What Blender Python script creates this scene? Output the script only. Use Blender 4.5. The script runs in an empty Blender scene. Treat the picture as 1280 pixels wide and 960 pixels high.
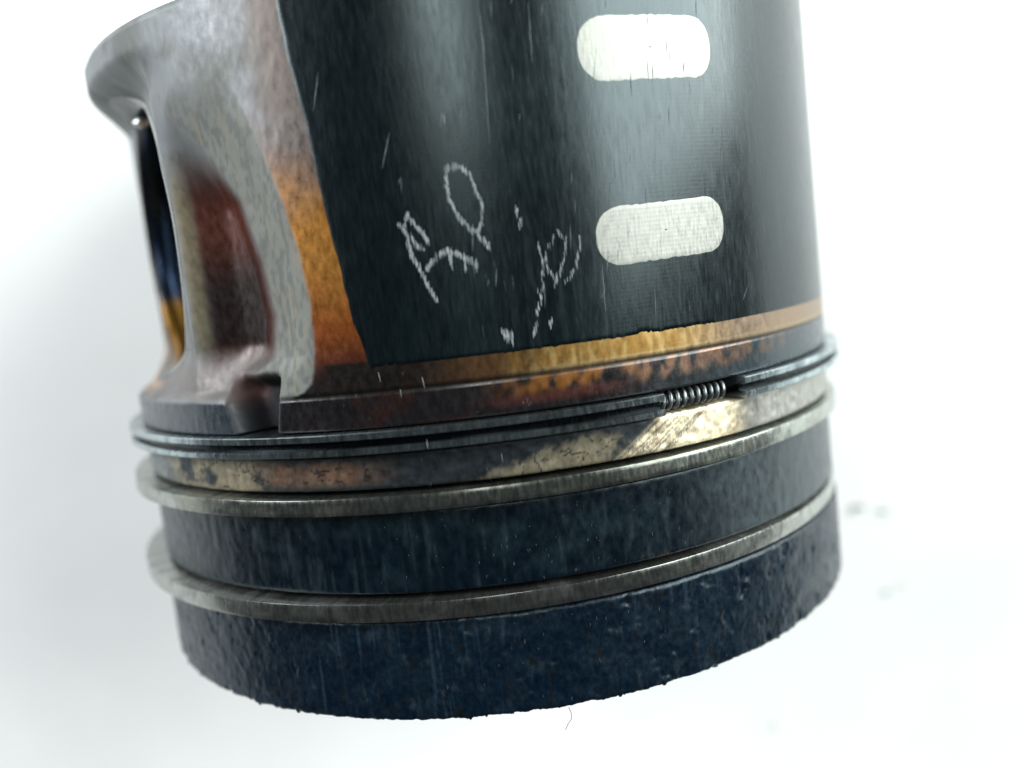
import bpy, bmesh, math, random
import numpy as np
from mathutils import Matrix, Vector
MM = 0.001
scene = bpy.context.scene
COL = scene.collection
rng = random.Random(7)

# ------------------------------------------------------------------ camera
cd = bpy.data.cameras.new('camera'); cam = bpy.data.objects.new('camera', cd); COL.objects.link(cam)
AX = 42.0            # height of the piston's axis above the white sheet, mm
F = Vector((0.026045, -0.124675, -0.991856)); RT = Vector((0.992461, -0.115641, 0.040597)); UP = Vector((0.119761, 0.985436, -0.120724))
cam.matrix_world = Matrix(((RT.x, UP.x, -F.x, 0), (RT.y, UP.y, -F.y, 37.234*MM), (RT.z, UP.z, -F.z, (114.478+AX)*MM), (0, 0, 0, 1)))
cd.sensor_width = 36; cd.lens = 1142.12/1280*36
cd.clip_start = 0.005; cd.clip_end = 20
cd.dof.use_dof = True; cd.dof.focus_distance = 0.0785; cd.dof.aperture_fstop = 12
scene.camera = cam

# ------------------------------------------------------------------ light
w = bpy.data.worlds.new('World'); scene.world = w; w.use_nodes = True
w.node_tree.nodes['Background'].inputs[0].default_value = (0.80, 0.92, 1.0, 1)
w.node_tree.nodes['Background'].inputs[1].default_value = 0.05
def area(name, loc, target, sx, sy, power, color):
    l = bpy.data.lights.new(name, 'AREA'); l.shape = 'RECTANGLE'; l.size = sx*MM; l.size_y = sy*MM
    l.energy = power; l.color = color
    o = bpy.data.objects.new(name, l); COL.objects.link(o)
    o.location = Vector(loc)*MM
    d = (Vector(target)-Vector(loc))
    o.rotation_euler = d.to_track_quat('-Z', 'Y').to_euler()
    return o
area('window_light', (640, 330, 370), (0, 20, 20), 500, 760, 12.5, (0.945, 1.0, 0.985))
area('left_light', (-560, 400, 270), (-60, 60, 0), 520, 330, 6.6, (0.93, 0.97, 1.0))
area('ceiling_lamp', (-12, 345, 900), (0, 40, 60), 200, 330, 1.7, (0.95, 1.0, 0.97))
scene.view_settings.view_transform = 'Standard'; scene.view_settings.look = 'None'
scene.view_settings.exposure = 0.2; scene.view_settings.gamma = 1

# ------------------------------------------------------------------ helpers
def smooth(a, b, x):
    t = np.clip((np.asarray(x, float)-a)/(b-a), 0, 1); return t*t*(3-2*t)
_tabs = {}
def vnoise(x, y, seed=0):
    if seed not in _tabs: _tabs[seed] = np.random.RandomState(seed).rand(256, 256)
    T = _tabs[seed]
    xi = np.floor(x).astype(int); yi = np.floor(y).astype(int); fx = x-xi; fy = y-yi
    fx = fx*fx*(3-2*fx); fy = fy*fy*(3-2*fy)
    a = T[xi % 256, yi % 256]; b = T[(xi+1) % 256, yi % 256]; c = T[xi % 256, (yi+1) % 256]; d = T[(xi+1) % 256, (yi+1) % 256]
    return (a*(1-fx)+b*fx)*(1-fy)+(c*(1-fx)+d*fx)*fy
def fbm(x, y, seed=0, o=4):
    x = np.asarray(x, float); y = np.asarray(y, float); s = 0; a = .5
    for k in range(o):
        s = s+a*vnoise(x*2**k+17.3*k, y*2**k+5.1*k, seed+k); a *= .5
    return s/(1-.5**o)
def mix(c, d, m):
    m = np.asarray(m)[..., None]; return np.asarray(c, float)*(1-m)+np.asarray(d, float)*m
def link(name, me, mat, parent=None):
    o = bpy.data.objects.new(name, me); COL.objects.link(o)
    if mat: me.materials.append(mat)
    if parent: o.parent = parent
    return o
def surf(name, P, mat, parent=None, wrap=True, uv=None, col=None, met=None, rgh=None, flat=False):
    """P: (ni, nj, 3) grid in mm; wrap closes the i direction."""
    ni, nj = P.shape[:2]
    idx = np.arange(ni*nj).reshape(ni, nj)
    i2 = np.roll(idx, -1, 0) if wrap else idx[1:]
    i1 = idx if wrap else idx[:-1]
    q = np.stack([i1[:, :-1], i2[:, :-1], i2[:, 1:], i1[:, 1:]], -1).reshape(-1, 4)
    return mesh_np(name, P.reshape(-1, 3), q, mat, parent, uv, col, met, rgh, flat)
def mesh_np(name, V, q, mat, parent=None, uv=None, col=None, met=None, rgh=None, flat=False):
    me = bpy.data.meshes.new(name)
    V = np.asarray(V, float)*MM
    me.vertices.add(len(V)); me.vertices.foreach_set('co', V.ravel())
    me.loops.add(q.size); me.loops.foreach_set('vertex_index', q.ravel().astype(np.int32))
    me.polygons.add(len(q)); k = q.shape[1]
    me.polygons.foreach_set('loop_start', np.arange(0, q.size, k, dtype=np.int32))
    me.update(calc_edges=True)
    if uv is not None:
        l = me.uv_layers.new(name='UVMap'); l.data.foreach_set('uv', np.asarray(uv, float).reshape(-1, 2)[q.ravel()].ravel())
    if col is not None:
        a = me.attributes.new('stain_and_shading', 'FLOAT_COLOR', 'POINT'); c = np.ones((len(V), 4)); c[:, :3] = np.asarray(col).reshape(-1, 3); a.data.foreach_set('color', c.ravel())
    for nm, v in (('metalness', met), ('roughness', rgh)):
        if v is not None:
            a = me.attributes.new(nm, 'FLOAT', 'POINT'); a.data.foreach_set('value', np.broadcast_to(v, (len(V),)).astype(float) if np.ndim(v) == 0 else np.asarray(v, float).ravel())
    if not flat: me.polygons.foreach_set('use_smooth', np.ones(len(q), bool))
    me.validate()
    return link(name, me, mat, parent)
def cyl(th, r, z):
    t = np.radians(th); return np.stack([r*np.sin(t), -r*np.cos(t), z+0*r], -1)

# ------------------------------------------------------------------ materials
def material(name, color=(.5, .5, .5), metal=0., rough=.5, attr=False, grain=(8, 8), grain_amt=.25, lines=0., bump=.3, bump_d=0.03, coords='UV', ior=1.5, rough_var=.12, pit=0., aniso=0.):
    m = bpy.data.materials.new(name); m.use_nodes = True
    N = m.node_tree.nodes; L = m.node_tree.links; b = N['Principled BSDF']
    b.inputs['IOR'].default_value = ior
    if ior != 1.5 or 'coating' in name: b.inputs['Specular Tint'].default_value = (.82, .97, 1.0, 1)
    tc = N.new('ShaderNodeTexCoord'); mp = N.new('ShaderNodeMapping'); mp.inputs['Scale'].default_value = (grain[0], grain[1], grain[0])
    L.new(tc.outputs[coords], mp.inputs[0])
    n1 = N.new('ShaderNodeTexNoise'); n1.inputs['Scale'].default_value = 1; n1.inputs['Detail'].default_value = 6; n1.inputs['Roughness'].default_value = .65
    L.new(mp.outputs[0], n1.inputs['Vector'])
    mr = N.new('ShaderNodeMapRange'); mr.inputs[1].default_value = .3; mr.inputs[2].default_value = .7
    mr.inputs[3].default_value = 1-grain_amt; mr.inputs[4].default_value = 1+grain_amt; L.new(n1.outputs[0], mr.inputs[0])
    mx = N.new('ShaderNodeVectorMath'); mx.operation = 'SCALE'
    if attr:
        a = N.new('ShaderNodeAttribute'); a.attribute_name = 'stain_and_shading'; L.new(a.outputs['Color'], mx.inputs[0])
        a2 = N.new('ShaderNodeAttribute'); a2.attribute_name = 'metalness'; L.new(a2.outputs['Fac'], b.inputs['Metallic'])
        a3 = N.new('ShaderNodeAttribute'); a3.attribute_name = 'roughness'; rsrc = a3.outputs['Fac']
    else:
        mx.inputs[0].default_value = color; b.inputs['Metallic'].default_value = metal
        v = N.new('ShaderNodeValue'); v.outputs[0].default_value = rough; rsrc = v.outputs[0]
    L.new(mr.outputs[0], mx.inputs['Scale']); L.new(mx.outputs[0], b.inputs['Base Color'])
    mr2 = N.new('ShaderNodeMapRange'); mr2.inputs[1].default_value = .3; mr2.inputs[2].default_value = .7; mr2.inputs[3].default_value = -rough_var; mr2.inputs[4].default_value = rough_var
    L.new(n1.outputs[0], mr2.inputs[0])
    ad = N.new('ShaderNodeMath'); ad.operation = 'ADD'; ad.use_clamp = True; L.new(rsrc, ad.inputs[0]); L.new(mr2.outputs[0], ad.inputs[1]); L.new(ad.outputs[0], b.inputs['Roughness'])
    h = n1.outputs[0]
    if pit:
        v = N.new('ShaderNodeTexVoronoi'); v.inputs['Scale'].default_value = 1.3; L.new(mp.outputs[0], v.inputs['Vector'])
        mm = N.new('ShaderNodeMath'); mm.operation = 'MULTIPLY_ADD'; mm.inputs[1].default_value = pit; L.new(v.outputs['Distance'], mm.inputs[0]); L.new(h, mm.inputs[2]); h = mm.outputs[0]
    if lines:
        sx = N.new('ShaderNodeSeparateXYZ'); L.new(tc.outputs[coords], sx.inputs[0])
        s = N.new('ShaderNodeMath'); s.operation = 'MULTIPLY'; s.inputs[1].default_value = 10*2*math.pi/0.36; L.new(sx.outputs[1], s.inputs[0])
        si = N.new('ShaderNodeMath'); si.operation = 'SINE'; L.new(s.outputs[0], si.inputs[0])
        mm = N.new('ShaderNodeMath'); mm.operation = 'MULTIPLY_ADD'; mm.inputs[1].default_value = lines; L.new(si.outputs[0], mm.inputs[0]); L.new(h, mm.inputs[2]); h = mm.outputs[0]
    bp = N.new('ShaderNodeBump'); bp.inputs['Strength'].default_value = bump; bp.inputs['Distance'].default_value = bump_d*MM
    L.new(h, bp.inputs['Height']); L.new(bp.outputs[0], b.inputs['Normal'])
    return m
# UVs are in cm (arc, height), so grain 20 is a feature of half a millimetre
M_land = material('carboned_land', attr=True, grain=(14, 7), grain_amt=.35, bump=.3, bump_d=.05, rough_var=.13, ior=1.40)
M_top = material('carbon_crust', attr=True, grain=(22, 14), grain_amt=.35, bump=.2, bump_d=.07, rough_var=.12, pit=.5, ior=1.38)
M_body = material('heat_tinted_aluminium', attr=True, grain=(16, 9), grain_amt=.12, bump=.11, bump_d=.04, lines=.05)
M_coat = material('graphite_skirt_coating', attr=True, grain=(34, 5), grain_amt=.3, lines=.03, bump=.3, bump_d=.03, rough_var=.06, ior=1.5)
M_pad = material('bare_brushed_aluminium', (.27, .275, .25), .75, .5, grain=(45, 9), grain_amt=.4, lines=.05, bump=.8, bump_d=.02, rough_var=.1)
M_ring = material('worn_ring_steel_painted_sheen', attr=True, grain=(28, 9), grain_amt=.3, bump=.12, bump_d=.03, rough_var=.08)
M_dark = material('dark_groove', (.012, .014, .018), .0, .6, grain=(20, 20), coords='Object')
M_spring = material('spring_steel', (.17, .19, .19), .9, .40, grain=(900, 900), coords='Object', bump=.1)
M_bore = material('oiled_bore', attr=True, grain=(12, 12), grain_amt=.2, bump=.1, rough_var=.05)
M_mark = material('chalky_scratch', (.24, .27, .275), 0, .8, grain=(900, 2500), coords='Object', grain_amt=.5)
M_fine = material('fine_scratch', (.10, .13, .14), 0, .7, grain=(900, 2500), coords='Object', grain_amt=.4)
M_crumb = material('carbon_crumb_black', (.05, .048, .045), 0, .8, grain=(900, 900), coords='Object')

# ------------------------------------------------------------------ white sheet
def sheet_mat():
    m = bpy.data.materials.new('white_sheet'); m.use_nodes = True; N = m.node_tree.nodes; L = m.node_tree.links; b = N['Principled BSDF']
    tc = N.new('ShaderNodeTexCoord'); n = N.new('ShaderNodeTexNoise'); n.inputs['Scale'].default_value = 40; n.inputs['Detail'].default_value = 4; L.new(tc.outputs['Object'], n.inputs['Vector'])
    r = N.new('ShaderNodeValToRGB'); r.color_ramp.elements[0].position = .3; r.color_ramp.elements[0].color = (.84, .85, .84, 1); r.color_ramp.elements[1].position = .6; r.color_ramp.elements[1].color = (.88, .89, .88, 1)
    L.new(n.outputs[0], r.inputs[0]); L.new(r.outputs[0], b.inputs['Base Color']); b.inputs['Roughness'].default_value = .6
    n2 = N.new('ShaderNodeTexNoise'); n2.inputs['Scale'].default_value = 2500; L.new(tc.outputs['Object'], n2.inputs['Vector'])
    bp = N.new('ShaderNodeBump'); bp.inputs['Strength'].default_value = .15; bp.inputs['Distance'].default_value = .00005; L.new(n2.outputs[0], bp.inputs['Height']); L.new(bp.outputs[0], b.inputs['Normal'])
    return m
x = np.linspace(-700, 700, 141); gx, gy = np.meshgrid(x, x, indexing='ij')
gz = (fbm(gx/90+9, gy/90+3, 70, 3)-.5)*.5-.3
M_sheet = sheet_mat()
o = surf('white_table_sheet', np.stack([gx, gy, gz], -1), M_sheet, wrap=False); o['kind'] = 'structure'

# ------------------------------------------------------------------ piston
R = 40.5
piston = bpy.data.objects.new('piston', None); COL.objects.link(piston)
piston.location = (0, 0, AX*MM); piston.rotation_euler = (-math.pi/2, 0, 0)
piston['label'] = 'used engine piston with sooty blackened crown, three rings and dark coated skirt'
piston['category'] = 'piston'
piston.empty_display_size = .01

# uneven ring of angles: fine where the camera looks, coarse behind
def angles(step, back=2.5): 
    return np.concatenate([np.arange(-84, 84, step), np.arange(84, 276, back)])
def polar(name, th, rows, mat, paint, parent=piston, noise=None, wrap=True):
    """rows: list of (r, z) where each may be an array over th."""
    ni, nj = len(th), len(rows)
    r = np.stack([np.broadcast_to(a, (ni,)) for a, _ in rows], 1).astype(float)
    z = np.stack([np.broadcast_to(b, (ni,)) for _, b in rows], 1).astype(float)
    T = np.repeat(th[:, None], nj, 1)
    if noise: r, z = noise(T, r, z)
    uv = np.stack([T*np.pi/180*4.05, z/10+(40.5-r)/10], -1)
    c, m, g = paint(T, r, z)
    return surf(name, cyl(T, r, z), mat, parent, wrap, uv, c, m, g)

# --- lands of the crown
GROOVE = 36.3
def land(name, z0, z1, mat, paint, noise=None, step=.3, dz=.2, ch=.25):
    rows = [(GROOVE-.2, z0), (GROOVE+1.5, z0), (R-1.2, z0), (R-ch, z0), (R-ch*.3, z0+ch*.3)]
    rows += [(R, z) for z in np.arange(z0+ch, z1-ch*.9, dz)]
    rows += [(R-ch*.3, z1-ch*.3), (R-ch, z1), (R-1.2, z1), (GROOVE+1.5, z1), (GROOVE-.2, z1)]
    return polar(name, angles(step), rows, mat, paint, noise=noise)

def paint_top(T, r, z):
    x = T*np.pi/180*R
    n = fbm(x*.35+40, z*.5, 1); n2 = fbm(x*1.6+40, z*.8, 3)
    c = mix((.001, .0055, .0125), (.0035, .010, .018), smooth(.45, .7, n))
    c = mix(c, (.035, .048, .058), smooth(.60, .8, n2)*.25*smooth(.35, .6, n))
    st = fbm(x*3.0, z*.12, 5); c = mix(c, (.03, .05, .075), smooth(.62, .8, st)*.35*smooth(5, 14, np.abs(T-5)))
    # mottled grey, stronger toward the right flank
    c = mix(c, (.028, .036, .042), smooth(.4, .65, fbm(x*.8+3, z*.8, 9))*smooth(28, 45, T)*.8)
    c = mix(c, (.004, .006, .008), smooth(.64, .72, fbm(x*1.9+31, z*1.5, 13))*.9)
    return c, 0*z, .25+.18*n2
def noise_top(T, r, z):
    x = T*np.pi/180*R
    out = r > R-1.0
    d = (fbm(x*1.1+20, z*1.1+20, 11)-.5)*.14+(fbm(x*3.5+20, z*3+20, 14, 3)-.5)*.045
    flake = smooth(.66, .74, fbm(x*.5+80, z*.5+8, 17))*.10
    r = r+np.where(out, d-flake, 0)*smooth(0, 1.5, 9.2-z+.4)
    # ragged carbon crumbs along the crown edge
    e = (fbm(x*1.1+5, 0*x+.5, 21, 5)-.5)*.45*smooth(3.2, 0, z) + smooth(.70, .86, fbm(x*1.6+55, 0*x+3.5, 23, 3))*-.25*smooth(1.2, 0, z)
    z = z+np.where(out, e, 0)
    return r, z
land('top_land', -.35, 8.70, M_top, paint_top, noise_top, step=.2, dz=.17, ch=.3)

def paint_second(T, r, z):
    x = T*np.pi/180*R
    n = fbm(x*.3+40, z*.4+2, 31); st = fbm(x*2.2, z*.25, 33)
    c = mix((.001, .0040, .0078), (.004, .0100, .0145), smooth(.45, .75, n))
    c = mix(c, (.035, .055, .065), smooth(.6, .8, st)*.2)
    c = mix(c, (.075, .045, .028), smooth(.58, .72, fbm(x*.6+7, z*1.2, 35))*smooth(12.6, 11.2, z)*smooth(4, 12, T)*smooth(30, 18, T))
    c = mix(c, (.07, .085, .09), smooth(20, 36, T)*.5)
    return c, 0*z, .25+.14*st
land('second_land', 10.95, 18.24, M_land, paint_second, lambda T, r, z: (r-.25+(fbm(T*.9+40, z*.8, 37)-.5)*.10*(r > R-1), z), step=.3, dz=.25)

def paint_third(T, r, z):
    x = T*np.pi/180*R
    n = fbm(x*.45+40, z*.7, 41); f = fbm(x*1.5+40, z*1.2, 43)
    dep = smooth(.28, .60, n+(f-.5)*.35)
    c = mix((.012, .015, .018), (.012, .015, .018), dep*0)
    tan = mix((.22, .185, .12), (.14, .12, .085), f)
    left = smooth(-62, -50, T)*smooth(-27, -35, T)
    c = mix(c, tan, np.clip(left*dep*1.2, 0, 1))
    c = mix(c, (.16, .17, .17), smooth(-48, -58, T)*.8)
    cop = smooth(-34, -27, T)*smooth(-10, -20, T)*smooth(20.2, 21.3, z)*smooth(23.2, 22.2, z)
    c = mix(c, mix((.15, .07, .04), (.09, .065, .04), f), cop*(.4+.6*dep)*.85)
    mid = smooth(-6, 2, T)*smooth(16, 13, T+(f-.5)*6)
    top = 20.3+2.3*smooth(-6, 13, T)+(f-.5)*1.4
    c = mix(c, tan*1.0, mid*smooth(top+.5, top-.4, z)*.85)
    # bright scraped patch, streaked along a slant at its left end
    u = T-(z-19.9)*2.1
    stre = .35+.65*smooth(.36, .56, fbm(u*3.6+9, z*.25+3, 47, 4))
    a = smooth(12.5, 15, u)*smooth(37, 30, T)
    sel = np.where(u < 21, stre*.9, .8+.2*stre)
    bright = mix((.80, .70, .50), (.62, .50, .33), smooth(.5, .7, fbm(x*.7, z*.9, 49)))
    c = mix(c, bright, a*sel)
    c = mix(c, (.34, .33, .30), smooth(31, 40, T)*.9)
    # cracks in the lacquer
    cr = np.abs(fbm(x*.33+60, z*.55+60, 51)-.5)
    c = mix(c, (.012, .012, .014), smooth(.018, .004, cr)*smooth(28, 10, T))
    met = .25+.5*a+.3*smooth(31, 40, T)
    return c, np.clip(met, 0, .85), .40+.2*f
land('third_land', 20.2, 23.38, M_land, paint_third, lambda T, r, z: (r-.15+(fbm(T*.9+40, z*1.6, 53)-.5)*.16*(r > R-1), z), step=.2, dz=.16)

# floor of the ring grooves and the face of the crown with its combustion bowl
surf('ring_groove_floor', cyl(np.repeat(np.arange(0, 360, 3.)[:, None], 12, 1), np.full((120, 12), GROOVE), np.repeat(np.linspace(.2, 26, 12)[None], 120, 0)), M_dark, piston)
bowl = [(GROOVE+.5, -.32), (30, -.3), (26, -.3), (24.5, .3), (23, 6), (20, 8.5), (14, 8), (7, 4.5), (2, 3.4), (.01, 3.3)]
th = np.arange(0, 360, 4.)
c0 = lambda T, r, z: (np.broadcast_to((.012, .018, .025), T.shape+(3,)), .1+0*z, .65+0*z)
polar('crown_face', th, bowl, M_top, c0)

# --- rings
def ring(name, prof, gap, width, paint, mat, loc=(0, 0, 0), step=1.0):
    th = np.linspace(gap+width, gap+360, int((360-width)/step)+1)
    prof = prof+[prof[0]]
    ni, nj = len(th), len(prof)
    T = np.repeat(th[:, None], nj, 1); T2 = (T+180) % 360-180
    r = np.array([p[0] for p in prof])[None]+0*T; z = np.array([p[1] for p in prof])[None]+0*T
    uv = np.stack([T*np.pi/180*4.05, z/10+r/10], -1)
    c, m, g = paint(T2, r, z)
    o = surf(name, cyl(T, r, z), mat, piston, False, uv, c, m, g)
    # end caps
    bm = bmesh.new(); bm.from_mesh(o.data); bm.verts.ensure_lookup_table()
    for i in (0, ni-1):
        vs = [bm.verts[i*nj+j] for j in range(nj-1)]
        try: bm.faces.new(vs if i else vs[::-1])
        except ValueError: pass
    bmesh.ops.recalc_face_normals(bm, faces=bm.faces)
    bm.to_mesh(o.data); bm.free()
    md = o.modifiers.new('edges', 'EDGE_SPLIT'); md.split_angle = math.radians(28)
    o.location = Vector(loc)*MM
    return o
def prof_rect(r0, r1, z0, z1, b=.06, n=4, taper=0.):
    """outer face from r1 (crowned), bevelled corners"""
    P = [(r0, z0), (r1-b, z0), (r1-b*.3+taper, z0+b*.3)]
    for k in range(n+1):
        t = k/n; P.append((r1+taper*(1-t)+.008*math.sin(math.pi*t), z0+b+(z1-z0-2*b)*t))
    P += [(r1-b*.3, z1-b*.3), (r1-b, z1), (r0, z1)]
    return P
def paint_ring(base, dark, seed):
    def f(T, r, z):
        x = T*np.pi/180*R
        n = fbm(x*.35+40, z*.8, seed); s = fbm(x*2+40, z*.6, seed+3)
        c = mix(base, dark, smooth(.42, .68, n)*.8)
        c = mix(c, np.array(dark)*.45, smooth(.60, .75, s)*.6)
        c = c*(.62+1.4*smooth(14, 40, T)+.9*smooth(-24, -46, T))[..., None]  # flanks brightened and middle darkened in colour, standing in for reflections
        if seed == 81: c = mix(c, (.01, .013, .015), smooth(ro-.3, ro-.6, r))
        return c, .9-.25*smooth(.5, .7, n), .17+.12*s
    return f
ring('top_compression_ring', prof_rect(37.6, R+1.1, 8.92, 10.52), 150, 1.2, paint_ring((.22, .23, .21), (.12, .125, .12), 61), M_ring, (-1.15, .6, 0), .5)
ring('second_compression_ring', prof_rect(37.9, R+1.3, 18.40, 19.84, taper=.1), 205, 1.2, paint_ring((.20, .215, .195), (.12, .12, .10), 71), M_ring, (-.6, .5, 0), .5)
ro = R+1.6
prof = [(37.5, 23.48), (ro-.1, 23.48), (ro, 23.56), (ro, 23.98), (ro-.12, 24.06), (ro-.9, 24.12), (ro-.9, 24.66), (ro-.12, 24.72), (ro, 24.80), (ro, 25.28), (ro-.1, 25.36), (37.5, 25.36)]
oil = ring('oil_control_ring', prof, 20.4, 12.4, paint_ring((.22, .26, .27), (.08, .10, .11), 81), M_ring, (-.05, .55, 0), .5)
# coil expander seen in the gap of the oil ring
n = 34*14; t = np.linspace(14, 36, n); rr = .66
zc = 24.42; pc = R-.72
P = []
pitch = 1.05
for k in range(n):
    a = 2*math.pi*(t[k]-14)/pitch
    c = Vector(((pc+rr*math.cos(a))*math.sin(math.radians(t[k])), -(pc+rr*math.cos(a))*math.cos(math.radians(t[k])), zc+rr*1.05*math.sin(a)))
    P.append(c)
P = [p for p, tt in zip(P, t) if tt < 31.2 or tt > 33.5 or True]
tube = np.zeros((n, 8, 3))
for k in range(n):
    d = (P[min(k+1, n-1)]-P[max(k-1, 0)]).normalized(); u = d.orthogonal().normalized() if k == 0 else (u-d*u.dot(d)).normalized(); v = d.cross(u)
    for j in range(8):
        q = P[k]+(u*math.cos(j*math.pi/4)+v*math.sin(j*math.pi/4))*.21; tube[k, j] = q
tube = np.concatenate([tube, tube[:, :1]], 1)
keep = t < 31.0
surf('coil_expander_spring', tube[keep], M_spring, piston, wrap=False)

# --- body: pin bosses, skirt walls
BD = -66.0   # direction of the near pin boss
fe_z = [25, 28.1, 28.25, 28.5, 28.9, 29.6, 30.8, 32.3, 36.3, 41.6, 47.0, 53.1, 58.0, 62.4, 75]
fe_a = [30, 36.0, 39.3, 41.7, 43.4, 44.6, 45.3, 45.7, 46.1, 45.4, 43.5, 40.5, 37.3, 34.0, 33.0]
fi_z = [25, 30.0, 31.9, 35.3, 40.0, 45.5, 50.7, 56.0, 75]
fi_a = [30, 35.5, 40.3, 41.3, 40.5, 38.4, 33.4, 27.0, 26]
def boss_fold(T):
    d = (T-BD+180) % 360-180
    near = np.abs(d) <= 90
    return np.where(near, np.abs(d), np.where(d > 0, 186-d, 186+d).clip(0, 200)), near, d
def body_radius(T, z):
    a, near, d = boss_fold(T)
    a = np.where(near, a, a*1.15)
    fe = np.interp(z, fe_z, fe_a); fi = np.interp(z, fi_z, fi_a)
    plane = 36.0/np.cos(np.radians(np.clip(a, 0, 30)))
    # scooped groove between boss and skirt panel
    g = smooth(22.5, 31, a)*smooth(fi+.2, fi-7.5, a)
    groove = 39.4-2.8*g
    tgt = np.where(a < 23.6, np.minimum(plane, 39.4), groove)
    tgt = tgt-4*smooth(-19.5, -30, d)*near
    rin = R-1.1*smooth(fe, fi, a)                       # rough strip leans inward
    ins = smooth(fi+1.2, fi-2.5, a)
    r = rin*(1-ins)+np.minimum(rin, tgt)*ins
    r = np.where(a > fe, R, r)
    # fade out toward the top (boss collar) and the shelf above the oil ring
    up_boss = smooth(60.4, 57.0, z); up_grv = smooth(55, 45, z)
    up = up_boss*smooth(31, 18, a)+up_grv*(1-smooth(31, 18, a))
    lo = smooth(28.3, 33.2, z)*.7+.3*smooth(28.2, 29.4, z)
    up = up+(np.maximum(up, smooth(57, 48, z))-up)*smooth(fi-7, fi, a)
    k = up*lo
    r = R-(R-r)*k
    # drain notch cast under the shelf
    nt = smooth(-35.4, -33.2, T+(z-28)*.5)*smooth(-26.3, -27.9, T-(z-28)*.3)*smooth(25.2, 25.4, z)*smooth(30.9, 29.0, z)
    r = r-3.4*nt
    # turned line above the oil ring land
    r = r-.13*np.exp(-((z-28.45)/.11)**2)*(T > -27)*smooth(76, 70, np.abs(T-20))
    return r
def ztop(T):
    a, _, _ = boss_fold(T); return 63.0+9*smooth(33.5, 41, a)
th = np.concatenate([np.arange(-84, -8, .25), np.arange(-8, 72, .4), np.arange(72, 276, 1.2)])
zs = np.concatenate([np.arange(25.5, 34, .17), np.arange(34, 61, .26)])
zt = ztop(th)
rows = [(GROOVE+.2, 25.46), (36.7, 25.46), ('c', 25.46)]
rows += [(None, z) for z in zs]
for k in range(1, 9): rows.append((None, 61+(zt-.9-61)*k/8))
rows += [('a', zt-.35), ('b', zt), (36.5, zt), (34.5, zt-.6), (33.5, 50), (33.0, 30), (33.0, 25.6)]
R2 = []
for r, z in rows:
    if r is None: r = body_radius(th, z+0*th)
    elif r == 'c': r = body_radius(th, 26.4+0*th)-.15
    elif r == 'a': r = body_radius(th, z+0*th)-.3
    elif r == 'b': r = body_radius(th, z+0*th)-1.1
    R2.append((r, z))
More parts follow.
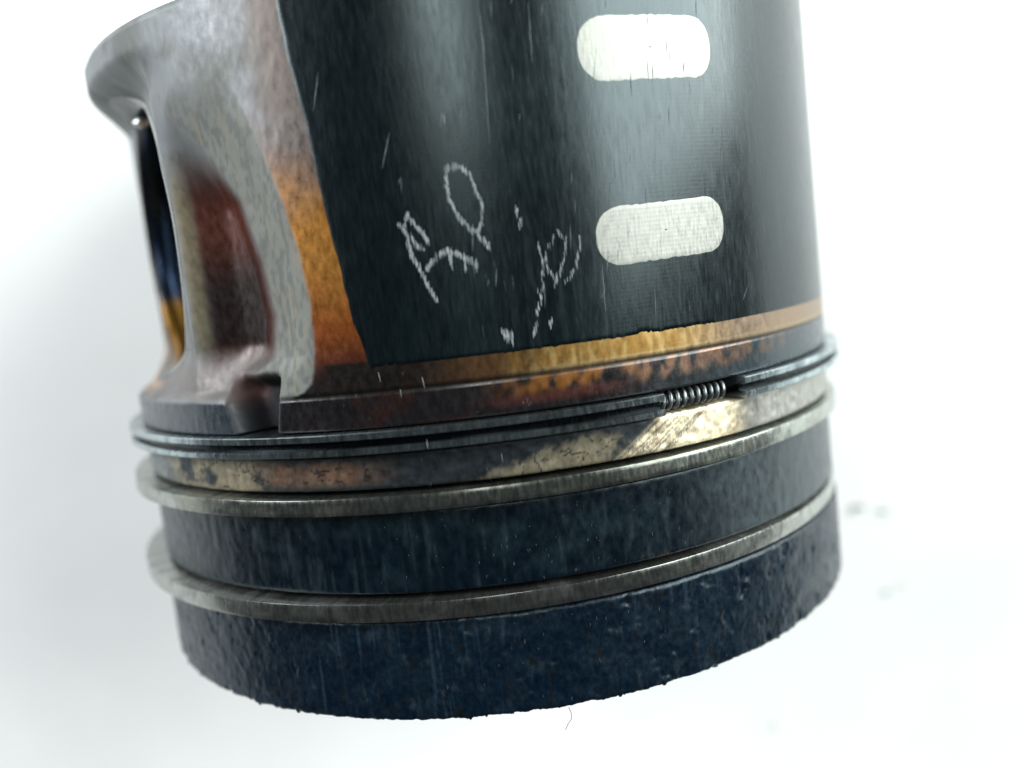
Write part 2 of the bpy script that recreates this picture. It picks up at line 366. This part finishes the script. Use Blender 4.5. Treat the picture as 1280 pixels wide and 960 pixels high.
def paint_body(T, r, z):
    a, near, d = boss_fold(T)
    x = T*np.pi/180*R
    n = fbm(x*.28+60, z*.28, 91); f = fbm(x*1.3+60, z*.6, 93); s = fbm(x*2.5+50, z*.35+4, 97)
    fe = np.interp(z, fe_z, fe_a)+(f-.5)*.5; fi = np.interp(z, fi_z, fi_a)
    grey = mix((.145, .155, .16), (.10, .105, .10), smooth(.4, .65, n))
    c = grey; met = .55+0*z; rg = .45+.15*n
    # heat tint of the skirt wall beside the coating
    t1 = mix((.125, .105, .098), (.135, .105, .09), n)
    tint = mix(t1, (.36, .155, .028), smooth(49, 42, z+(n-.5)*4))
    tint = mix(tint, (.25, .068, .013), smooth(39, 34.5, z+(n-.5)*3))
    tint = mix(tint, (.10, .028, .015), smooth(34.5, 31, z+(n-.5)*2))
    tint = mix(tint, (.016, .014, .014), smooth(31.5, 29.2, z))
    wall = smooth(55, 48, z)*.9+.1
    wall = np.maximum(wall, smooth(-26, -20, T)*.8)*smooth(fe-.6, fe+.5, a)
    wl = np.clip(wall, 0, 1); c = mix(c, tint, wl); met = met+(.7-met)*wl; rg = rg+(.36-rg)*wl
    # rough cast strip
    strip = smooth(fe+.3, fe-.3, a)*smooth(fi-3.5, fi-.0, a)*smooth(58, 50, z)*smooth(28.2, 28.9, z)
    sc = mix((.165, .17, .15), (.11, .115, .105), smooth(.42, .66, fbm(x*2.6+9, z*1.3, 191))); sc = mix(sc, (.21, .185, .13), smooth(.58, .72, s)*.6)
    c = mix(c, sc, strip*.95); met = met*(1-.6*strip); rg = rg+.2*strip
    # groove with baked oil
    gm = smooth(23.4, 27.0, a)*smooth(fi, fi-5.5, a)*smooth(53, 45, z+(n-.5)*4)*smooth(29.6, 33.5, z)
    gc = mix((.075, .016, .008), (.010, .004, .003), smooth(44, 38, z)*smooth(31, 34, z)*smooth(38.5, 33, a))
    gc = mix(gc, (.10, .09, .07), smooth(47, 52, z))
    c = mix(c, gc, gm); met = met*(1-.5*gm); rg = rg+(.36-rg)*gm
    edge = smooth(23.3, 24.4, a)*smooth(26.6, 25.2, a)*smooth(52, 46, z)*smooth(31, 35, z)
    c = mix(c, (.17, .14, .075), edge*.7)
    # shelf and foot of the boss
    foot = smooth(33.5, 31, z)*smooth(28.2, 29.2, z)*smooth(-28, -33, T)
    c = mix(c, (.11, .095, .09), foot*.85)
    c = mix(c, (.34, .22, .15), smooth(-57, -64, T)*smooth(28.4, 29.5, z)*smooth(36, 32, z)*.7)
    # land under the shelf: dark and sooty, orange lacquer patches, grey to the right
    ld = smooth(28.55, 28.2, z)
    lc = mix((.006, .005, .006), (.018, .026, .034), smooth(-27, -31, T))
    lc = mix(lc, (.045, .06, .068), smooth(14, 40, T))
    pt = smooth(.32, .66, f+(z-27.6)*.10)*smooth(26.4, 27.4, z+(n-.5)*1.0)*smooth(-2, 8, T)*smooth(52, 30, T)
    lc = mix(lc, mix((.20, .08, .018), (.22, .125, .08), smooth(12, 24, T)), pt*.85)
    rb = smooth(27.4, 26.6, z)*smooth(25.8, 26.6, z)*smooth(-4, 6, T)*smooth(20, 12, T)
    lc = mix(lc, (.08, .022, .015), rb*.5)
    lc = mix(lc, (.018, .007, .005), smooth(.5, .7, n)*smooth(-24, -20, T)*smooth(2, -6, T)*.8)
    c = mix(c, lc, ld)
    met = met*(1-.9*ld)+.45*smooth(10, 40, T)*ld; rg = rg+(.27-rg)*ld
    nt = smooth(-34.6, -33.8, T)*smooth(-26.4, -27.4, T)*smooth(26.0, 26.5, z)*smooth(30.6, 29.6, z)
    nt = smooth(-36.0, -33.6, T+(z-28)*.5)*smooth(-25.6, -27.6, T-(z-28)*.3)*smooth(24.9, 25.6, z)*smooth(31.2, 29.6, z)
    c = mix(c, mix((.006, .006, .009), (.085, .035, .03), smooth(-30.5, -33.5, T+f*2)*smooth(27, 29, z)), nt); met = met*(1-nt); rg = rg+(.85-rg)*nt  # notch recess darkened in colour, pinkish reflection painted at its upper left
    # golden turned band under the coating
    bd = smooth(28.45, 28.65, z)*smooth(31.2, 31.0, z)*smooth(-22, -18, T)
    gold = mix((.26, .145, .035), (.36, .24, .09), smooth(.5, .68, s))
    gold = mix(gold, (.26, .19, .13), smooth(22, 36, T))
    gold = mix(gold, (.40, .31, .18), smooth(29.2, 28.75, z)*.5)
    bc = mix((.018, .014, .012), (.09, .045, .018), smooth(-10, 0, T+(n-.5)*6))
    bc = mix(bc, gold, smooth(0, 9, T+(f-.5)*7))
    c = mix(c, bc, bd); met = np.where(bd > .5, .75, met); rg = np.where(bd > .5, .38, rg)
    # dark line in the turned groove
    gl = np.exp(-((z-28.45)/.13)**2)*(T > -27)
    c = mix(c, (.012, .011, .01), gl*.9)
    return c, np.clip(met, 0, 1), np.clip(rg, .15, 1)
nb = lambda T, r, z: (r+(fbm(T*1.2+100, z*.9, 99)-.5)*.05*smooth(50, 44, boss_fold(T)[0])*(r > 35), z)
body = polar('skirt_body', th, R2, M_body, paint_body, noise=nb)
body.name = 'piston_body'
# open the pin bore
ZB, RB, YB = 44.4, 13.2, .9
bx = Vector((math.sin(math.radians(BD)), -math.cos(math.radians(BD)), 0)); by = Vector((math.cos(math.radians(BD)), math.sin(math.radians(BD)), 0))
bm = bmesh.new(); bm.from_mesh(body.data)
kill = []
for f_ in bm.faces:
    c = f_.calc_center_median()/MM
    if abs(c.dot(bx)) > 20 and ((c.dot(by)-YB)**2+(c.z-ZB)**2)**.5 < RB+.55 and 28 < c.z < 60: kill.append(f_)
bmesh.ops.delete(bm, geom=kill, context='FACES'); bm.to_mesh(body.data); bm.free()
# bore liners, one through each boss
def bore(sign):
    prof = [(36.02, RB+1.35), (36.12, RB+.55), (35.9, RB+.25), (35.2, RB), (33.6, RB), (33.55, RB+.9), (32.2, RB+.9), (32.15, RB), (28, RB), (20, RB), (13, RB), (12.8, RB+2.5), (13, RB+3.2), (33.0, RB+3.2)]
    na = 96; A = np.linspace(0, 2*np.pi, na, endpoint=False)
    P = np.zeros((na, len(prof), 3)); C = np.zeros_like(P); Mt = np.zeros((na, len(prof)))
    for i, a_ in enumerate(A):
        def sx(r_):
            Y = math.cos(a_)*r_+YB; Z = np.array(ZB+math.sin(a_)*r_); X = 36.0
            for _ in range(6):
                T = BD+math.degrees(math.atan2(Y, X)); rr_ = float(body_radius(np.array(T), Z)); X = math.sqrt(max(rr_*rr_-Y*Y, 1))
            return X
        for j, (X, r) in enumerate(prof):
            if j < 3: X = sx(r)+(.04, .10, -.15)[j]
            p = bx*X*sign+by*(math.cos(a_)*r+YB)+Vector((0, 0, ZB+math.sin(a_)*r)); P[i, j] = p
            z = math.sin(a_)
            g = float(smooth(-.42, -.55, z))*(1 if j > 1 else 0)
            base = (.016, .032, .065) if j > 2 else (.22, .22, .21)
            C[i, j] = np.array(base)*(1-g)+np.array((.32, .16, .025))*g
            if j <= 2 and math.cos(a_) < .3: C[i, j] = C[i, j]*np.array((.16, .15, .15))  # rim's far side darkened in colour, against the sheet's reflection there
            Mt[i, j] = .85
    uv = np.stack([np.repeat(A[:, None], len(prof), 1)*RB/10, np.repeat(np.array([p[0] for p in prof])[None], na, 0)/10], -1)
    o = surf('pin_bore', P, M_bore, piston, True, uv, C, Mt, np.full(Mt.shape, .3))
    return o
bore(1); bore(-1)
bm = bmesh.new(); bmesh.ops.create_icosphere(bm, subdivisions=3, radius=.75*MM)  # added bright bead, stands in for a glint at the bore top
for v in bm.verts: v.co = Vector((v.co.x*1.1, v.co.y*1.1, v.co.z*.8))*(1+.12*math.sin(v.co.x*9000+v.co.z*7000))+(bx*35.75+by*-1.2+Vector((0, 0, 57.0)))*MM
me = bpy.data.meshes.new('added_bore_glint'); bm.to_mesh(me); bm.free()
for p_ in me.polygons: p_.use_smooth = True
M_glint = material('bore_glint_metal', (.75, .78, .76), .7, .3, grain=(700, 700), coords='Object', bump=.1)
link('added_bore_glint', me, M_glint, piston)

# --- graphite coating on both skirt faces
cz = [28, 30.9, 34.6, 39.9, 45.1, 50.9, 55.4, 60.3, 72]
cl = [-13.2, -13.7, -14.9, -15.8, -16.7, -17.4, -18.4, -18.9, -20.5]
def paint_coat(T, r, z):
    x = T*np.pi/180*R
    n = fbm(x*.2+80, z*.15, 111); s = fbm(x*2.6+80, z*.12, 113); f = fbm(x*1.2+80, z*.5, 117)
    c = mix((.0014, .0040, .0052), (.0038, .0082, .0100), smooth(.4, .7, n))
    c = mix(c, (.035, .05, .052), smooth(.60, .80, s)*.22*smooth(-4, 8, T))
    return c, .1+0*z, .25+.05*(s-.5)+.06*(f-.5)
def coating(th0):
    zs = np.concatenate([[30.5], np.arange(30.6, 70, .3), [70.2, 70.6]])
    nu = 260; u = np.linspace(0, 1, nu)
    Z = np.repeat(zs[None], nu, 0); Ur = np.repeat(u[:, None], len(zs), 1)
    left = np.interp(Z, cz, cl)+(fbm(Z*.8+50, Z*0+3, 121)-.5)*.35
    right = 66+.0*Z+(Z-31)*.06
    T = left+(right-left)*Ur
    x = T*np.pi/180*R
    low = 30.55+(fbm(x*.9+99, x*0+2, 123)-.5)*.16+(vnoise(x*4.2+99, x*0+7, 127)-.5)*.10-.10*(T > 30)
    Z = np.maximum(Z, low)
    r = np.full(Z.shape, R+.045)
    e = np.minimum(Ur, 1-Ur)*nu
    r = np.where((e < .5) | (Z <= low+1e-4), R-.02, r)
    uv = np.stack([T*np.pi/180*4.05+th0, Z/10], -1)
    c, m, g = paint_coat(T, r, Z)
    return surf('skirt_coating', cyl(T+th0, r, Z), M_coat, piston, False, uv, c, m, g)
coating(0); coating(180)

# --- bare metal windows in the coating
def window(tc, zc, wd, ht, skew, seed):
    """rounded slot, arc width wd (deg), height ht (mm)"""
    hw = wd/2*math.pi/180*R; hh = ht/2; rad = hh*.90; ring_ = []
    for cx, cy, a0 in ((hw-rad, hh-rad, 0), (-hw+rad, hh-rad, 90), (-hw+rad, -hh+rad, 180), (hw-rad, -hh+rad, 270)):
        for k in range(13):
            a = math.radians(a0+k*7.5); ring_.append((cx+rad*math.cos(a), cy+rad*math.sin(a)))
        if a0 in (0, 180):
            sg = 1 if a0 == 0 else -1
            for k in range(1, 44): ring_.append((sg*(hw-rad)*(1-2*k/44), sg*hh))
    rings = []
    for s in np.linspace(0.02, 1, 14):
        row = []
        for k, (px, py) in enumerate(ring_):
            j = 0
            if s > .99: j = (vnoise(np.array(px*2.6+50), np.array(py*.5+9.), seed)-.5)*.13
            X = px*s; Y = py*s+(j*math.copysign(1, py) if abs(py) > hh*.5 else 0)
            T = tc+X/R*180/math.pi; Z = zc+Y+skew*X
            row.append((T, Z))
        rings.append(row)
    A = np.array(rings).transpose(1, 0, 2)
    r = np.full(A.shape[:2], R+.06); r[:, -1] = R+.045
    uv = np.stack([A[..., 0]*np.pi/180*4.05, A[..., 1]/10], -1)
    return surf('bare_window', cyl(A[..., 0], r, A[..., 1]), M_pad, piston, True, uv)
window(24.1, 53.9, 18.8, 5.1, 0.02, 131)
window(23.9, 38.95, 18.6, 4.75, 0.02, 133)
window(204.1, 53.9, 18.8, 5.1, 0.02, 135)
window(203.9, 38.95, 18.6, 4.75, 0.02, 137)

# --- hand-scratched marks on the coating: strokes made of many short nicks
STROKES = {
'scratched_letter_a': [[(-7.96, 41.74), (-7.21, 41.07), (-6.82, 39.14), (-5.87, 37.5), (-5.23, 36.23), (-4.54, 35.21)], [(-6.71, 42.41), (-5.92, 41.31), (-5.06, 40.55), (-4.8, 39.92)], [(-6.66, 40.68), (-6.17, 39.95), (-5.39, 39.45)], [(-6.71, 42.41), (-7.27, 41.42)], [(-5.44, 37.81), (-4.27, 38.76), (-3.35, 39.06), (-2.59, 39.14), (-1.65, 38.89), (-0.73, 38.47), (0.38, 37.77)], [(-2.62, 38.97), (-2.44, 37.91)], [(-0.85, 38.48), (-0.93, 37.61)], [(0.31, 38.03), (0.08, 37.44)]],
'scratched_letter_p': [[(-1.67, 45.72), (-1.97, 44.73), (-1.87, 43.2), (-0.93, 41.58), (0.59, 40.43), (2.08, 39.01)], [(-1.64, 45.64), (-0.45, 45.71), (0.65, 45.03), (1.17, 43.8), (1.79, 42.39), (1.47, 41.22), (0.84, 40.41)]],
'scratched_letter_d': [[(7.56, 38.84), (7.99, 37.58), (7.64, 36.21), (7.78, 35.5), (6.81, 35.05)], [(8.65, 38.49), (10.0, 39.7), (10.92, 39.02), (10.59, 37.73), (9.72, 36.39), (8.78, 35.33)], [(8.49, 36.76), (9.36, 35.72)], [(8.2, 38.09), (8.48, 36.67)]],
'scratched_bracket': [[(12.55, 39.33), (12.54, 38.46), (11.58, 36.6), (10.25, 35.64)]],
'scratched_nicks': [[(7.27, 34.75), (7.13, 34.32)], [(6.81, 33.91), (6.53, 33.31)], [(6.31, 32.44), (5.95, 31.8)], [(8.15, 32.73), (7.97, 32.21)], [(5.53, 42.1), (5.49, 41.25)], [(5.94, 40.95), (5.76, 40.45)], [(2.32, 32.26), (2.6, 31.7)], [(2.83, 32.3), (2.94, 31.5)], [(3.42, 32.08), (3.34, 31.28)], [(2.51, 31.89), (3.13, 31.84)]],
}
def nicks(name, items, mat, kind=None):
    """items: (theta, z, length mm, width mm, slant mm, radius)"""
    V, Q = [], []
    for (T, z, ln, wd, sl, r) in items:
        dT = wd/2/R*180/math.pi; sT = sl/R*180/math.pi; b = len(V)
        for (tt, zz, rr_) in ((T-dT*.3-sT/2, z-ln/2, 0), (T+dT*.3-sT/2, z-ln/2, 0), (T+dT, z-.1*ln, 1), (T+dT*.4+sT/2, z+ln/2, 0), (T-dT*.4+sT/2, z+ln/2, 0), (T-dT, z+.1*ln, 1)):
            a = math.radians(tt); q = r+(.045 if rr_ else .01); V.append((q*math.sin(a), -q*math.cos(a), zz))
        Q += [(b, b+1, b+2, b+5), (b+5, b+2, b+3, b+4)]
    o = mesh_np(name, np.array(V), np.array(Q), mat, piston, flat=True)
    if kind: o['kind'] = kind
    return o
names = {'scratched_letter_a': 'first hand-scratched letter A in the coating', 'scratched_letter_p': 'hand-scratched letter P in the coating', 'scratched_letter_d': 'fainter hand-scratched letter like a D', 'scratched_bracket': 'curved scratch beside the faint letter', 'scratched_nicks': 'small pale nicks around the letters'}
for nm, strokes in STROKES.items():
    it = []
    faint = nm in ('scratched_letter_d', 'scratched_bracket')
    for st in strokes:
        for (a, b) in zip(st[:-1], st[1:]):
            L_ = math.hypot((b[0]-a[0])*math.pi/180*R, b[1]-a[1]); k = max(2, int(L_/.13))
            for i in range(k):
                t_ = (i+rng.random())/k
                if rng.random() < (.12 if faint else .0): continue
                for rep in range(1 if faint else 2):
                    it.append((a[0]+(b[0]-a[0])*t_+rng.gauss(0, .09), a[1]+(b[1]-a[1])*t_+rng.gauss(0, .07), rng.uniform(.28, .75), rng.uniform(.03, .085)*(0.8 if faint else 1), rng.uniform(-.03, .05), R+.05))
    o = nicks('scratched_mark' if nm in ('scratched_bracket', 'scratched_nicks') else 'scratched_letter', it, M_mark)
    o['label'] = names[nm]

# long hairlines and many tiny flecks
HAIR = [[(3.92, 58.08), (3.92, 54.47), (3.39, 47.14)], [(9.53, 57.8), (9.19, 52.95)], [(-1.5, 49.98), (-1.81, 48.77)], [(-7.56, 48.96), (-8.91, 46.28)], [(-14.83, 54.32), (-16.07, 51.36)], [(14.94, 36.74), (14.82, 32.79)], [(37.07, 33.38), (35.66, 32.04)], [(49.07, 39.88), (46.73, 38.04)], [(16.99, 53.89), (14.89, 47.06)]]
V, Q = [], []
for h in HAIR:
    pts = []
    for a, b in zip(h[:-1], h[1:]):
        for i in range(14): pts.append((a[0]+(b[0]-a[0])*i/14+rng.gauss(0, .02), a[1]+(b[1]-a[1])*i/14))
    pts.append(h[-1]); base = len(V); m_ = len(pts)
    for i, (T, z) in enumerate(pts):
        wd = .035*math.sin(math.pi*(i+.3)/(m_+.3))*rng.uniform(.5, 1.2)+.004
        for s_ in (-1, 1):
            a = math.radians(T+s_*wd/R*57.3); V.append(((R+.062)*math.sin(a), -(R+.062)*math.cos(a), z))
    for i in range(m_-1): Q.append((base+2*i, base+2*i+1, base+2*i+3, base+2*i+2))
o = mesh_np('hairline_scratches', np.array(V), np.array(Q), M_fine, piston, flat=True); o['kind'] = 'stuff'
it = []
for k in range(80):
    T = rng.triangular(-15, 45, 16); z = rng.uniform(31.5, 60)
    it.append((T, z, rng.uniform(.4, 2.2), rng.uniform(.012, .032), rng.uniform(-.12, .25), R+.05))
o = nicks('fine_coating_scuffs', it, M_fine, 'stuff')
it = []
for k in range(150):
    zone = rng.choice([(.3, 8.4, R+.1), (10.9, 18, R-.22), (10.9, 18, R-.22), (20.2, 23.2, R-.1), (25.8, 30.4, R)])
    T = rng.gauss(6, 14)
    it.append((T, rng.uniform(zone[0], zone[1]), rng.uniform(.12, .45), rng.uniform(.012, .028), rng.uniform(-.03, .05), zone[2]+.02))
o = nicks('painted_glint_flecks', it, M_fine, 'stuff')  # pale flecks painted as tiny metal glints on the lands
it = [(-7.4, 28.9, .9, .07, -.1, R+.02), (-7.5, 24.0, .8, .05, 0, R+1.28), (-12.5, 29.7, .8, .07, -.1, R+.02), (-10.2, 28.2, .7, .05, 0, R+.02), (0.6, 22.0, .8, .05, 0, R+.02), (-1.3, 49.4, .8, .06, 0, R+.06)]
nicks('bright_nicks', it, M_mark, 'stuff')

# carbon flakes that stick out along the crown edge, and one hair
bm = bmesh.new()
for (T, z, s_) in ((3.9, -.5, .42), (14.5, -.6, .3), (25.5, -.6, .4), (33.8, -.6, .33), (37.5, -.7, .4), (-2, -.55, .3),):
    a = math.radians(T); c = Vector((R*math.sin(a)*.992, -R*math.cos(a)*.992, z*.35-.12))
    r_ = bmesh.ops.create_icosphere(bm, subdivisions=1, radius=s_*MM)
    for v in r_['verts']:
        v.co = Vector((v.co.x*rng.uniform(.8, 2.2), v.co.y*rng.uniform(.5, 1), v.co.z*rng.uniform(.4, .9)))*.6+c*MM
me = bpy.data.meshes.new('carbon_flakes'); bm.to_mesh(me); bm.free(); o = link('carbon_flakes', me, M_crumb, piston); o['kind'] = 'stuff'
pts = [Vector((R*math.sin(math.radians(5.1))*.99, -R*math.cos(math.radians(5.1))*.99, -.6)), None]
pts = [pts[0]+Vector(d) for d in ((0, 0, 0), (.15, -.1, -.5), (.1, -.2, -1.0), (-.25, -.25, -1.4), (-.5, -.2, -1.9))]
hair = np.array([[tuple(p+Vector((math.cos(j*2.094), math.sin(j*2.094), 0))*.035) for j in range(4)] for p in pts])
surf('stray_fibre', hair, M_crumb, piston, wrap=False)

# ------------------------------------------------------------------ crumbs of carbon on the sheet
CR = [(62.5, -12.0, 1.3, 'black carbon crumb on the sheet nearest the right side of the piston crown'),
      (67.5, -13.3, 1.0, 'black carbon crumb on the white sheet, just right of the crumb nearest the crown'),
      (66.9, -28.2, .8, 'small dark crumb on the sheet, lower left of the lower pair at right'),
      (69.8, -27.2, .7, 'small dark crumb on the sheet, outermost one at lower right'),
      (44.1, -50.9, .85, 'faint grey crumb on the sheet below the right part of the crown edge')]
for x_, y_, s_, lab in CR:
    bm = bmesh.new()
    for q in range(4):
        r_ = bmesh.ops.create_icosphere(bm, subdivisions=2, radius=s_*.30*MM*rng.uniform(.5, 1))
        off = Vector((rng.gauss(0, .45)*s_, rng.gauss(0, .3)*s_, .1*s_))
        for v in r_['verts']:
            v.co = Vector((v.co.x*rng.uniform(.8, 1.3), v.co.y*rng.uniform(.7, 1.1), v.co.z*.7))+off*MM
    me = bpy.data.meshes.new('carbon_crumb'); bm.to_mesh(me); bm.free()
    o = link('carbon_crumb', me, M_crumb); o.location = (x_*MM, y_*MM, -.0001)
    o['label'] = lab; o['category'] = 'crumb'; o['group'] = 'carbon crumbs on the white sheet'
